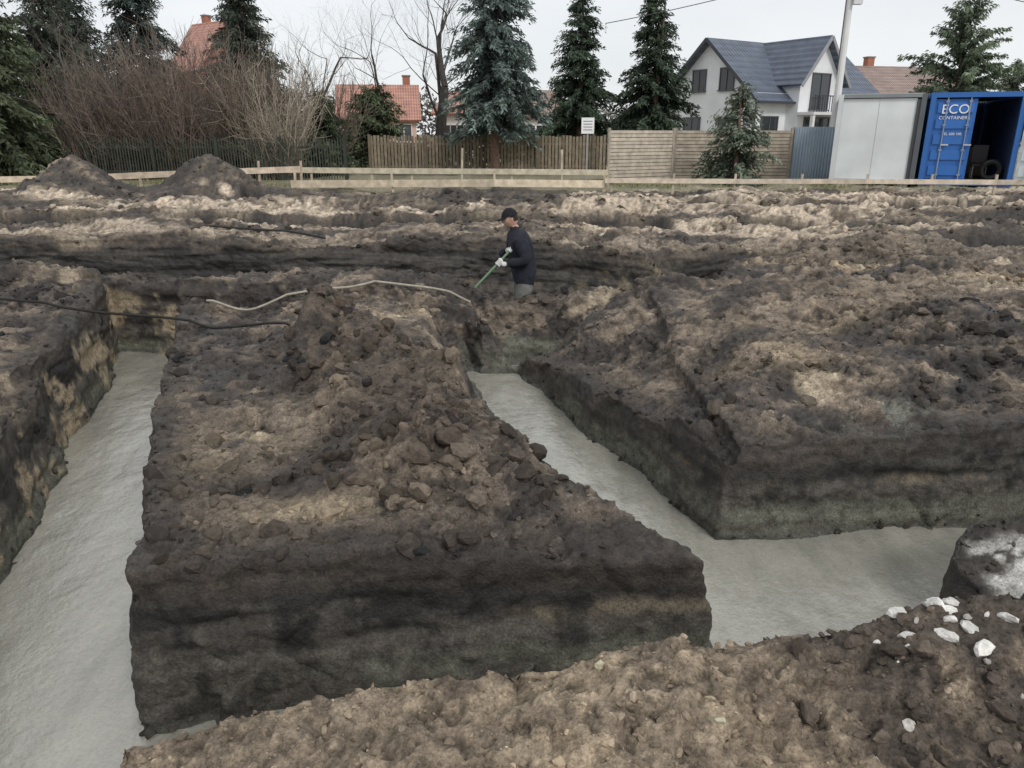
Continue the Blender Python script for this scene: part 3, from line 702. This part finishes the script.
vfence('dark_garden_fence',(-19,27.0),(-5.7,27.3),1.35,.035,.06,(.055,.065,.05))
def hfence(name,p,q,h,col,post=2.0,slat=.115):
    a=Acc();p=np.array(p,float);q=np.array(q,float);L=np.linalg.norm(q-p);d=(q-p)/L;rz=math.atan2(d[1],d[0]);base=gz(p[1])
    n=max(1,round(L/post));seg=L/n
    for i in range(n):
        c=p+d*(i+.5)*seg
        k=int(h/slat);tone=random.uniform(.93,1.07)
        for j in range(k):
            a.box((c[0],c[1],base+.05+slat*(j+.5)),(seg-.08,.03,slat-.018),np.array(col)*random.uniform(.9,1.08)*tone,rz)
        a.box((c[0]-.035*math.sin(rz),c[1]+.035,base+h/2),(seg-.08,.01,h-.03),np.array(col)*.35,rz)
    for i in range(n+1):
        c=p+d*i*seg;a.box((c[0],c[1],base+h/2+.03),(.08,.07,h+.08),np.array(col)*.75,rz)
    return a.obj(name,M_wood)
hfence('slatted_fence',(3.15,25.6),(5.5,26.9),1.66,(.50,.44,.36),2.3)
hfence('slatted_fence',(5.62,27.1),(9.6,27.1),1.66,(.42,.36,.29),1.95)
a=Acc()
n=60;xs=np.linspace(9.7,11.6,n);zz=.025*np.sin(xs*2*math.pi/.1)
for k in range(n-1):a.put([(xs[k],27.1+zz[k],.15),(xs[k+1],27.1+zz[k+1],.15),(xs[k+1],27.1+zz[k+1],1.9),(xs[k],27.1+zz[k],1.9)],[[0,1,2,3]],col=(.34,.41,.48))
a.box((10.65,27.18,.4),(1.9,.05,.08),(.3,.3,.3));a.box((10.65,27.18,1.6),(1.9,.05,.08),(.3,.3,.3));a.box((9.7,27.2,1.0),(.07,.07,1.8),(.3,.3,.3));a.box((11.6,27.2,1.0),(.07,.07,1.8),(.3,.3,.3))
a.obj('corrugated_metal_hoarding',M_paint)

# ------------------------------------------------------------ containers
RC=math.radians(-22)
cab=empty('site_office_container',(9.95,24.4,.22),RC)
a=Acc();W,Dp,Hh=2.40,5.6,2.58
for sx in (0.07,W-.07):
    for sy in (.07,Dp-.07):a.box((sx,sy,Hh/2),(.14,.14,Hh),(.10,.11,.12) if sx>1 else (.60,.62,.63))
a.box((W/2,.06,Hh-.05),(W-.28,.12,.10),(.22,.24,.25));a.box((W/2,.06,.07),(W-.28,.12,.14),(.45,.47,.48))
a.box((W/2,Dp-.06,Hh-.07),(W-.28,.12,.14),(.5,.52,.53))
for sx in (.06,W-.06):a.box((sx,Dp/2,Hh-.07),(.12,Dp-.28,.14),(.12,.13,.14));a.box((sx,Dp/2,.07),(.12,Dp-.28,.14),(.12,.13,.14))
a.box((W/2,Dp/2,Hh-.0),(W-.2,Dp-.2,.05),(.4,.4,.4))
for k in range(2):
    w=(W-.38)/2;a.box((.14+w*(k+.5),.10,Hh/2),(w-.008,.05,Hh-.24),(.66,.69,.69))
a.box((W/2,.135,Hh/2),(W-.28,.01,Hh-.28),(.3,.3,.3))
a.box((.1,Dp/2,Hh/2),(.05,Dp-.28,Hh-.28),(.60,.63,.63));a.box((W-.1,Dp/2,Hh/2),(.05,Dp-.28,Hh-.28),(.07,.08,.09))
a.box((W/2,Dp-.1,Hh/2),(W-.28,.05,Hh-.28),(.50,.54,.55))
a.box((W-.19,.055,Hh/2),(.10,.04,Hh-.3),(.06,.065,.07))
a.obj('shell',M_paint,cab)
a=Acc()
for sx in (.3,W-.3):
    for sy in (.2,2.6,5.2):a.box((sx,sy,-.1),(.3,.3,.2),(.3,.3,.29))
a.obj('support_blocks',M_wall,cab)
BL=(.03,.13,.40)
con=empty('shipping_container',(12.27,23.46,.22),RC);W,Dp,Hh=2.44,6.0,2.60
a=Acc()
for sx in (.07,W-.07):
    for sy in (.07,Dp-.07):a.box((sx,sy,Hh/2),(.14,.14,Hh),BL)
a.box((W/2,.07,Hh-.07),(W-.28,.14,.14),BL);a.box((W/2,.07,.08),(W-.28,.14,.16),np.array(BL)*.8)
for sx in (.06,W-.06):
    a.box((sx,Dp/2,Hh-.08),(.12,Dp-.28,.14),BL);a.box((sx,Dp/2,.07),(.12,Dp-.28,.14),BL)
def corr(acc,p,q,z0,z1,col,per=.28,amp=.035):
    p=np.array(p,float);q=np.array(q,float);L=np.linalg.norm(q-p);d=(q-p)/L;nr=np.array([-d[1],d[0]])
    u=0;pt=[]
    while u<L:
        for s_,o in ((0,-1),(.36,-1),(.5,1),(.86,1)):
            uu=min(u+s_*per,L);pt.append((p+d*uu+nr*amp*.5*o))
        u+=per
    pt.append(q)
    for i in range(len(pt)-1):acc.put([(pt[i][0],pt[i][1],z0),(pt[i+1][0],pt[i+1][1],z0),(pt[i+1][0],pt[i+1][1],z1),(pt[i][0],pt[i][1],z1)],[[0,1,2,3]],col=col)
DB=(.03,.05,.11)
corr(a,(.06,.14),(.06,Dp-.14),.14,Hh-.15,BL);corr(a,(W-.06,.14),(W-.06,Dp-.14),.14,Hh-.15,DB)
corr(a,(.14,Dp-.08),(W-.14,Dp-.08),.1,Hh-.1,DB)
a.box((W/2,Dp/2,Hh-.06),(W-.26,Dp-.3,.03),DB);a.box((W/2,Dp/2,.13),(W-.26,Dp-.3,.03),(.10,.07,.05))
a.obj('shell',M_paint,con)
a=Acc()
x0,x1=.15,1.22
a.box(((x0+x1)/2,.10,Hh/2),(x1-x0,.04,Hh-.36),BL)
for k in range(5):
    zc=.42+k*.44;a.box(((x0+x1)/2,.065,zc),(x1-x0-.14,.035,.27),np.array(BL)*1.15)
for xx in (x0+.30,x1-.18):
    a.tube([(xx,.025,.12),(xx,.025,Hh-.12)],.018,6,(.25,.3,.38))
    for zc in (.3,1.0,1.7,2.35):a.box((xx,.03,zc),(.09,.05,.06),(.2,.25,.35))
    a.box((xx+.09,.01,1.15),(.2,.03,.04),(.5,.5,.5))
a.obj('door_closed',M_paint,con)
a=Acc()
p0=np.array([W-.0,.0]);ang=math.radians(-22);dr=np.array([math.cos(ang),math.sin(ang)])
c=p0+dr*.62
a.box((c[0],c[1],Hh/2),(1.16,.05,Hh-.2),(.62,.68,.70),ang)
for k in range(5):a.box((c[0]+.04*math.sin(ang),c[1]-.04*math.cos(ang),.42+k*.44),(1.0,.04,.27),(.68,.74,.76),ang)
for t_ in (.3,.9):
    b_=p0+dr*t_+np.array([math.sin(ang),-math.cos(ang)])*.08;a.tube([(b_[0],b_[1],.12),(b_[0],b_[1],Hh-.12)],.018,6,(.5,.5,.5))
a.obj('door_open',M_paint,con)
a=Acc()
a.box((1.75,1.4,.55),(.45,.42,.05),(.05,.05,.06));a.box((1.75,1.62,.88),(.42,.05,.5),(.05,.05,.06))
for dx in(-.18,.18):
    for dy in(-.17,.17):a.tube([(1.75+dx,1.4+dy,.15),(1.75+dx,1.4+dy,.54)],.018,5,(.4,.4,.4))
th=np.linspace(0,2*math.pi,19)
a.tube(np.stack([2.0+.24*np.cos(th),.9+0*th,.42+.24*np.sin(th)],1),.085,8,(.03,.03,.03))
a.box((1.8,3.6,.6),(.8,.6,.9),(.25,.2,.13));a.box((1.0,3.9,.8),(.6,.5,1.3),(.3,.3,.3))
a.obj('contents',M_paint,con)
a=Acc()
for sx in (.2,W-.2):
    for sy in (.2,3,5.7):a.box((sx,sy,-.09),(.35,.3,.18),(.3,.3,.29))
a.obj('support_blocks',M_wall,con)
def text(body,size,loc,parent,name):
    cu=bpy.data.curves.new(name,'FONT');cu.body=body;cu.size=size;cu.extrude=.004;cu.align_x='CENTER'
    o=bpy.data.objects.new(name,cu);scene.collection.objects.link(o);o.location=loc;o.rotation_euler=(math.pi/2,0,0);o.parent=parent
    m,nt,N,L,b=nodes('white_lettering');b.inputs['Base Color'].default_value=(.8,.8,.8,1);cu.materials.append(m)
text('ECO',.36,(.68,.035,2.02),con,'lettering');text('CONTAINERS',.13,(.68,.035,1.86),con,'lettering_small')
text('TEL 600 100',.10,(.68,.035,1.42),con,'lettering_phone')

# ------------------------------------------------------------ boards, signs, poles, wires
def batter(name,pts,z,w,th,col,posts):
    a=Acc()
    for i in range(len(pts)-1):
        p=pts[i];q=pts[i+1]
        a.beam((p[0],p[1],z[i]),(q[0],q[1],z[i+1]),th,w,np.array(col)*random.uniform(.85,1.15))
    for (xx,yy_,h_) in posts:
        a.box((xx,yy_+.06,gz(yy_)+h_/2-.15),(.06,.05,h_+.3),np.array(col)*.8,random.uniform(-.2,.2),random.uniform(-.05,.05))
    return a.obj(name,M_wood)
batter('batter_board',[(-17.5,22.4),(-12.6,22.5),(-9.2,22.6),(-6.2,22.8)],[.38,.46,.60,.70],.17,.04,(.56,.46,.36),[(-15,22.25,.5),(-12.6,22.4,.5),(-10.8,22.5,.5),(-9.2,22.6,.7),(-7.4,22.7,.8),(-6.2,22.8,.8)])
batter('batter_board',[(-7.1,23.2),(-3,23.3),(0,23.4),(2.9,23.5)],[.66,.62,.60,.57],.16,.04,(.56,.50,.38),[(-6,23.2,.6),(-4.2,23.25,.55),(-3,23.3,.5),(-1.5,23.3,1.15),(0,23.4,.5),(1.5,23.4,1.1),(2.9,23.5,.6)])
batter('batter_board',[(-6.3,22.1),(-3.4,22.0),(-.5,21.9),(2.6,21.8)],[.32,.34,.36,.34],.20,.04,(.66,.56,.42),[(-6.2,22.1,.5),(-3.4,22.0,.5),(-.5,21.9,.5),(2.6,21.8,.6)])
batter('batter_board',[(2.6,21.7),(6.2,21.5),(9.8,21.3),(13.2,21.1),(16.8,20.9)],[.44,.43,.44,.43,.44],.13,.04,(.56,.48,.38),[(2.8,21.7,.5),(4.5,21.6,.5),(6.2,21.5,.5),(8,21.4,.5),(9.8,21.3,.5),(11.5,21.2,.5),(13.2,21.1,.5),(15,21.0,.5)])
a=Acc();a.box((0,0,.95),(.06,.06,1.9),(.3,.3,.3));a.box((0,-.05,1.78),(.42,.02,.5),(.8,.8,.8))
for k in range(4):a.box((0,-.065,1.65+k*.09),(.3,.006,.02),(.1,.1,.12))
sg=a.obj('information_sign',M_paint);sg.location=(2.5,26.2,.15)
a=Acc()
zz=np.linspace(-.5,9.5,8);a.tube(np.stack([0*zz,0*zz,zz],1),np.linspace(.14,.09,8),10,(.64,.64,.62))
a.tube([(0,0,6.0),(.25,-.1,6.15),(.32,-.1,6.3)],.025,6,(.4,.4,.4));a.box((.2,-.15,5.9),(.30,.22,.36),(.6,.6,.6))
a.tube([(-.6,0,7.6),(.6,0,7.6)],.04,6,(.3,.3,.3));a.tube([(-.12,0,3.5),(-.12,0,9)],.02,5,(.1,.1,.1))
pl=a.obj('utility_pole',M_paint);pl.location=(11.6,28.6,.15)
def wire(name,p,q,sag):
    a=Acc();t=np.linspace(0,1,14);p=np.array(p,float);q=np.array(q,float)
    pts=p+(q-p)*t[:,None];pts[:,2]-=sag*4*t*(1-t);a.tube(pts,.014,4,(.06,.06,.06));a.obj(name,M_paint)
wire('power_line',(3.5,31,5.6),(11.6,28.6,7.2),.12);wire('power_line',(11.6,28.6,7.4),(24,29.5,5.2),.25)
def hz(x,y):
    m=(Vd[:,0]-x)**2+(Vd[:,1]-y)**2<.05**2
    return Vd[m,2].max() if m.any() else 0.
def rope(name,pts,r,col,lift=.03,it=10):
    a=Acc();P=[]
    for i in range(len(pts)-1):
        for t in np.linspace(0,1,10)[:-1 if i<len(pts)-2 else None]:
            xx=pts[i][0]*(1-t)+pts[i+1][0]*t;yy_=pts[i][1]*(1-t)+pts[i+1][1]*t+.05*math.sin(xx*3.1);P.append((xx+.03*math.sin(xx*5),yy_,hz(xx,yy_)))
    P=np.array(P);z=P[:,2].copy()
    for k in range(it):z[1:-1]=np.maximum(z[1:-1],.5*(z[:-2]+z[2:]))
    P[:,2]=z+lift;a.tube(P,r,6,col);a.obj(name,M_cloth,smooth=True)
rope('cable',[(-7.4,8.4),(-6.2,8.1),(-5.4,7.9),(-4.75,7.7),(-3.3,7.4),(-2.9,7.2),(-2.2,7.3)],.014,(.035,.033,.03),.03,60)
rope('hose',[(-3.6,8.6),(-3.0,8.5),(-2.4,8.7),(-1.7,8.9),(-1.0,9.1),(-.5,9.2)],.015,(.36,.33,.27),.04,12)
rope('cable',[(-7.6,13.2),(-6,13.0),(-4.4,12.9),(-3.1,12.6)],.018,(.04,.038,.035),.05,12)

# ------------------------------------------------------------ worker
pm=empty('construction_worker',(.14,10.15,-1.05),math.radians(8))
def skinned(verts,edges,root,sub=2):
    me=bpy.data.meshes.new('sk');me.from_pydata([v[:3] for v in verts],edges,[]);me.update()
    ob=bpy.data.objects.new('sk',me);scene.collection.objects.link(ob)
    ob.modifiers.new('s','SKIN');ob.modifiers.new('u','SUBSURF').levels=sub
    sv_=me.skin_vertices[0].data
    for i,v in enumerate(verts):
        r=v[3];sv_[i].radius=(r if isinstance(r,tuple) else (r,r));sv_[i].use_root=(i==root)
    bpy.context.view_layer.update()
    dg=bpy.context.evaluated_depsgraph_get();m2=bpy.data.meshes.new_from_object(ob.evaluated_get(dg))
    bpy.data.objects.remove(ob);bpy.data.meshes.remove(me);return m2
def cmat(name,col,rough=.9):
    m,nt,N,L,b=nodes(name);tc=N.new('ShaderNodeTexCoord');n=N.new('ShaderNodeTexNoise');n.inputs['Scale'].default_value=12;n.inputs['Detail'].default_value=6
    L.new(tc.outputs['Object'],n.inputs['Vector']);r=N.new('ShaderNodeValToRGB');c=np.array(col)
    r.color_ramp.elements[0].position=.35;r.color_ramp.elements[0].color=(*(c*.7),1);r.color_ramp.elements[1].position=.7;r.color_ramp.elements[1].color=(*(c*1.3),1)
    L.new(n.outputs['Fac'],r.inputs[0]);L.new(r.outputs[0],b.inputs['Base Color']);b.inputs['Roughness'].default_value=rough
    bp=N.new('ShaderNodeBump');bp.inputs['Strength'].default_value=.5;bp.inputs['Distance'].default_value=.03;L.new(n.outputs['Fac'],bp.inputs['Height']);L.new(bp.outputs[0],b.inputs['Normal']);return m
mj=cmat('navy_jacket',(.014,.016,.026));mt=cmat('grey_waders',(.18,.18,.165));msk=cmat('skin',(.50,.30,.22),.6);mgv=cmat('white_gloves',(.7,.7,.68));mbt=cmat('rubber_boots',(.03,.035,.03),.4);mcap=cmat('dark_cap',(.02,.02,.024))
Vb=[(0.02,0,.93,(.20,.19)),(0.01,0,1.08,(.215,.20)),(-.03,0,1.27,(.225,.20)),(-.06,0,1.42,(.19,.16)),(-.10,0,1.53,.08),(-.13,0,1.60,.06),
 (-.05,-.21,1.41,.115),(.02,-.30,1.15,.092),(-.24,-.22,1.11,.062),(-.06,.21,1.41,.115),(-.04,.30,1.17,.09),(-.30,.17,1.19,.06),
 (.03,-.11,.84,.135),(-.05,-.13,.48,.10),(.04,-.14,.12,.08),(.03,.11,.84,.135),(-.02,.14,.48,.10),(.12,.15,.12,.08),
 (.06,-.14,.05,.06),(-.10,-.15,.035,.05),(.14,.15,.05,.06),(-.02,.16,.035,.05)]
Eb=[(0,1),(1,2),(2,3),(3,4),(4,5),(3,6),(6,7),(7,8),(3,9),(9,10),(10,11),(0,12),(12,13),(13,14),(0,15),(15,16),(16,17),(14,18),(18,19),(17,20),(20,21)]
bm_=skinned(Vb,Eb,0)
for m in (mj,mt,msk,mbt):bm_.materials.append(m)
for p in bm_.polygons:
    c=p.center;p.use_smooth=True
    p.material_index=2 if c.z>1.575 else (0 if (c.z>.83) else (3 if c.z<.34 else 1))
bo=bpy.data.objects.new('body',bm_);scene.collection.objects.link(bo);bo.parent=pm
hv,hf=ico(4)
x,y,z=hv[:,0].copy(),hv[:,1].copy(),hv[:,2].copy()
front=np.clip(-x,0,1)
hx=x*.103;hy=y*.080*(1-.18*np.clip(-z,0,1));hzv=z*.122
hx-=.022*np.exp(-((y/.16)**2+((z+.12)/.2)**2))*front
hx+=.010*(np.exp(-(((y-.38)/.16)**2+((z-.05)/.13)**2))+np.exp(-(((y+.38)/.16)**2+((z-.05)/.13)**2)))*front
hx-=.007*np.exp(-((y/.3)**2+((z+.48)/.09)**2))*front;hx-=.010*np.exp(-((y/.35)**2+((z+.82)/.15)**2))*front
hy+=np.sign(y)*.018*np.exp(-(((x-.12)/.14)**2+((z+.02)/.22)**2))*(np.abs(y)>.8)
hd=np.stack([hx,hy,hzv],1)
th_=.28;c_,s_=math.cos(th_),math.sin(th_);R=np.array([[c_,0,s_],[0,1,0],[-s_,0,c_]]);hd=hd@R
hc=np.array([-.165,0,1.675])
me=mesh_from('head',hd+hc,None,hf,smooth=True)
for m in (msk,mcap,cmat('dark_hair',(.03,.02,.015)),cmat('lips',(.35,.13,.11))):me.materials.append(m)
oz=hv[:,2];ox=hv[:,0];oy=hv[:,1]
for p in me.polygons:
    k=list(p.vertices);zc=oz[k].mean();xc=ox[k].mean();yc=oy[k].mean()
    if xc>.25 and zc>-.35 and zc<.45:p.material_index=2
    if abs(yc)>.75 and xc>.0 and zc>.1:p.material_index=2
    if xc<-.6 and abs(yc)<.3 and abs(zc+.48)<.06:p.material_index=3
add('head',me,None,pm)
a=Acc()
for sgn in(-1,1):
    e=np.array([-.088,sgn*.031,.012])
    v,f=ico(2);a.put((v*.011+e)@R+hc,t=f,col=(.75,.73,.7));a.put((v*.006+e+np.array([-.007,0,0]))@R+hc,t=f,col=(.03,.02,.02))
a.obj('eyes',M_paint,pm,True)
msk_f=(hv[hf][:,:,2].min(1)>.22)
u,inv=np.unique(hf[msk_f].ravel(),return_inverse=True)
cvv=hv[u]*np.array([.118,.097,.142])
a=Acc();a.put(cvv@R+hc,t=inv.reshape(-1,3),col=(.02,.02,.024))
br=[];nb_=9
for i in range(nb_):
    an=-1.1+2.2*i/(nb_-1);br.append((-.104*math.cos(an),.088*math.sin(an),.042))
for i in range(nb_):
    an=-1.1+2.2*i/(nb_-1);br.append((-.110*math.cos(an)-.07*math.cos(an*.9),.088*math.sin(an),.024))
br=np.array(br);q=[[i,i+1,nb_+i+1,nb_+i] for i in range(nb_-1)]
a.put(np.concatenate([br,br-[0,0,.006]])@R+hc,q+[[r+2*nb_ for r in reversed(k)] for k in q]+[[nb_+i,nb_+i+1,3*nb_+i+1,3*nb_+i] for i in range(nb_-1)],col=(.02,.02,.024))
a.obj('cap',M_cloth,pm,True)
hdir=np.array([-.70,-.05,-.70]);hdir/=np.linalg.norm(hdir)
mid=np.array([-.34,-.17,1.125]);A0=mid-hdir*.42;A1=mid+hdir*1.32
a=Acc();a.tube([A0,mid,A1],.016,8,(.16,.26,.15));a.tube([A1-hdir*.08,A1+hdir*.03],.022,8,(.3,.3,.3))
a.beam(A1+[0,-.22,0],A1+[0,.22,0],.03,.06,(.2,.2,.2))
for k in range(9):a.beam(A1+[-.0,-.2+.05*k,0],A1+[-.04,-.2+.05*k,-.09],.012,.012,(.2,.2,.2))
a.obj('rake',M_paint,pm,True)
def hand(name,wrist,grip,sgn):
    w=np.array(wrist);g=np.array(grip);d=g-w;d/=np.linalg.norm(d)
    ax=hdir;pal=d-ax*np.dot(d,ax);pal/=np.linalg.norm(pal);nrm=np.cross(ax,pal)*sgn
    back=g-pal*.045
    Vh=[(*w,.034),(*(w*.5+back*.5),(.036)),(*back,(.038))];Eh=[(0,1),(1,2)]
    m=skinned(Vh,Eh,0);m.materials.append(mgv)
    o=bpy.data.objects.new(name,m);scene.collection.objects.link(o);o.parent=pm
    for p in m.polygons:p.use_smooth=True
    f=Acc()
    for k,(off,l) in enumerate(((-.033,.95),(-.011,1.05),(.011,1.0),(.033,.82))):
        c0=g+ax*off;pts=[]
        for a_ in np.linspace(-2.6,1.1*l,7):
            rr=.027;pts.append(c0+pal*math.cos(a_)*rr+nrm*math.sin(a_)*rr)
        f.tube([back+ax*off]+pts,[.011,.011,.011,.0105,.010,.010,.009,.007],6,(.7,.7,.68))
    c0=g-ax*.05;f.tube([back-ax*.03,c0-nrm*.025,c0-nrm*.022+pal*.022+ax*.012,c0+pal*.03-nrm*.002+ax*.022],[.014,.013,.011,.008],6,(.7,.7,.68))
    f.obj(name+'_fingers',M_cloth,pm,True)
hand('hand_near',(-.24,-.22,1.11),mid,1)
g2=mid-hdir*.24
hand('hand_far',(-.20,.08,1.24),g2,-1)

# ------------------------------------------------------------ light, world, camera
w=bpy.data.worlds.new('World');scene.world=w;w.use_nodes=True;N=w.node_tree.nodes;L=w.node_tree.links
bg=N['Background'];sk=N.new('ShaderNodeTexSky');sk.sky_type='NISHITA';sk.sun_disc=False
el=math.radians(42);az=math.radians(150)
sk.sun_elevation=el;sk.sun_rotation=az
tc=N.new('ShaderNodeTexCoord');mp=N.new('ShaderNodeMapping');mp.inputs['Scale'].default_value=(1,1,3);L.new(tc.outputs['Generated'],mp.inputs[0])
n=N.new('ShaderNodeTexNoise');n.inputs['Scale'].default_value=2.2;n.inputs['Detail'].default_value=6;L.new(mp.outputs[0],n.inputs['Vector'])
cr=N.new('ShaderNodeValToRGB');cr.color_ramp.elements[0].position=.3;cr.color_ramp.elements[0].color=(6.3,6.5,6.7,1);cr.color_ramp.elements[1].position=.7;cr.color_ramp.elements[1].color=(7.6,7.7,7.8,1)
L.new(n.outputs['Fac'],cr.inputs[0])
mx=N.new('ShaderNodeMix');mx.data_type='RGBA';mx.inputs['Factor'].default_value=.90;L.new(sk.outputs[0],mx.inputs['A']);L.new(cr.outputs[0],mx.inputs['B'])
L.new(mx.outputs['Result'],bg.inputs['Color']);bg.inputs['Strength'].default_value=.128
sd=bpy.data.lights.new('sun','SUN');sd.energy=1.5;sd.angle=math.radians(15);sd.color=(1,.97,.93)
so=bpy.data.objects.new('sun',sd);scene.collection.objects.link(so)
dirv=Vector((math.sin(az)*math.cos(el),math.cos(az)*math.cos(el),math.sin(el)))
so.rotation_euler=dirv.to_track_quat('Z','Y').to_euler()
cam=bpy.data.cameras.new('camera');cam.lens=26.37;cam.sensor_width=36;cam.clip_end=2000;cam.clip_start=.05
co=bpy.data.objects.new('camera',cam);scene.collection.objects.link(co);co.location=(0,0,1.7);co.rotation_euler=(math.radians(71.5),0,0)
scene.camera=co
scene.view_settings.view_transform='Standard';scene.view_settings.look='None';scene.view_settings.exposure=0
print('total',time.time()-T0)
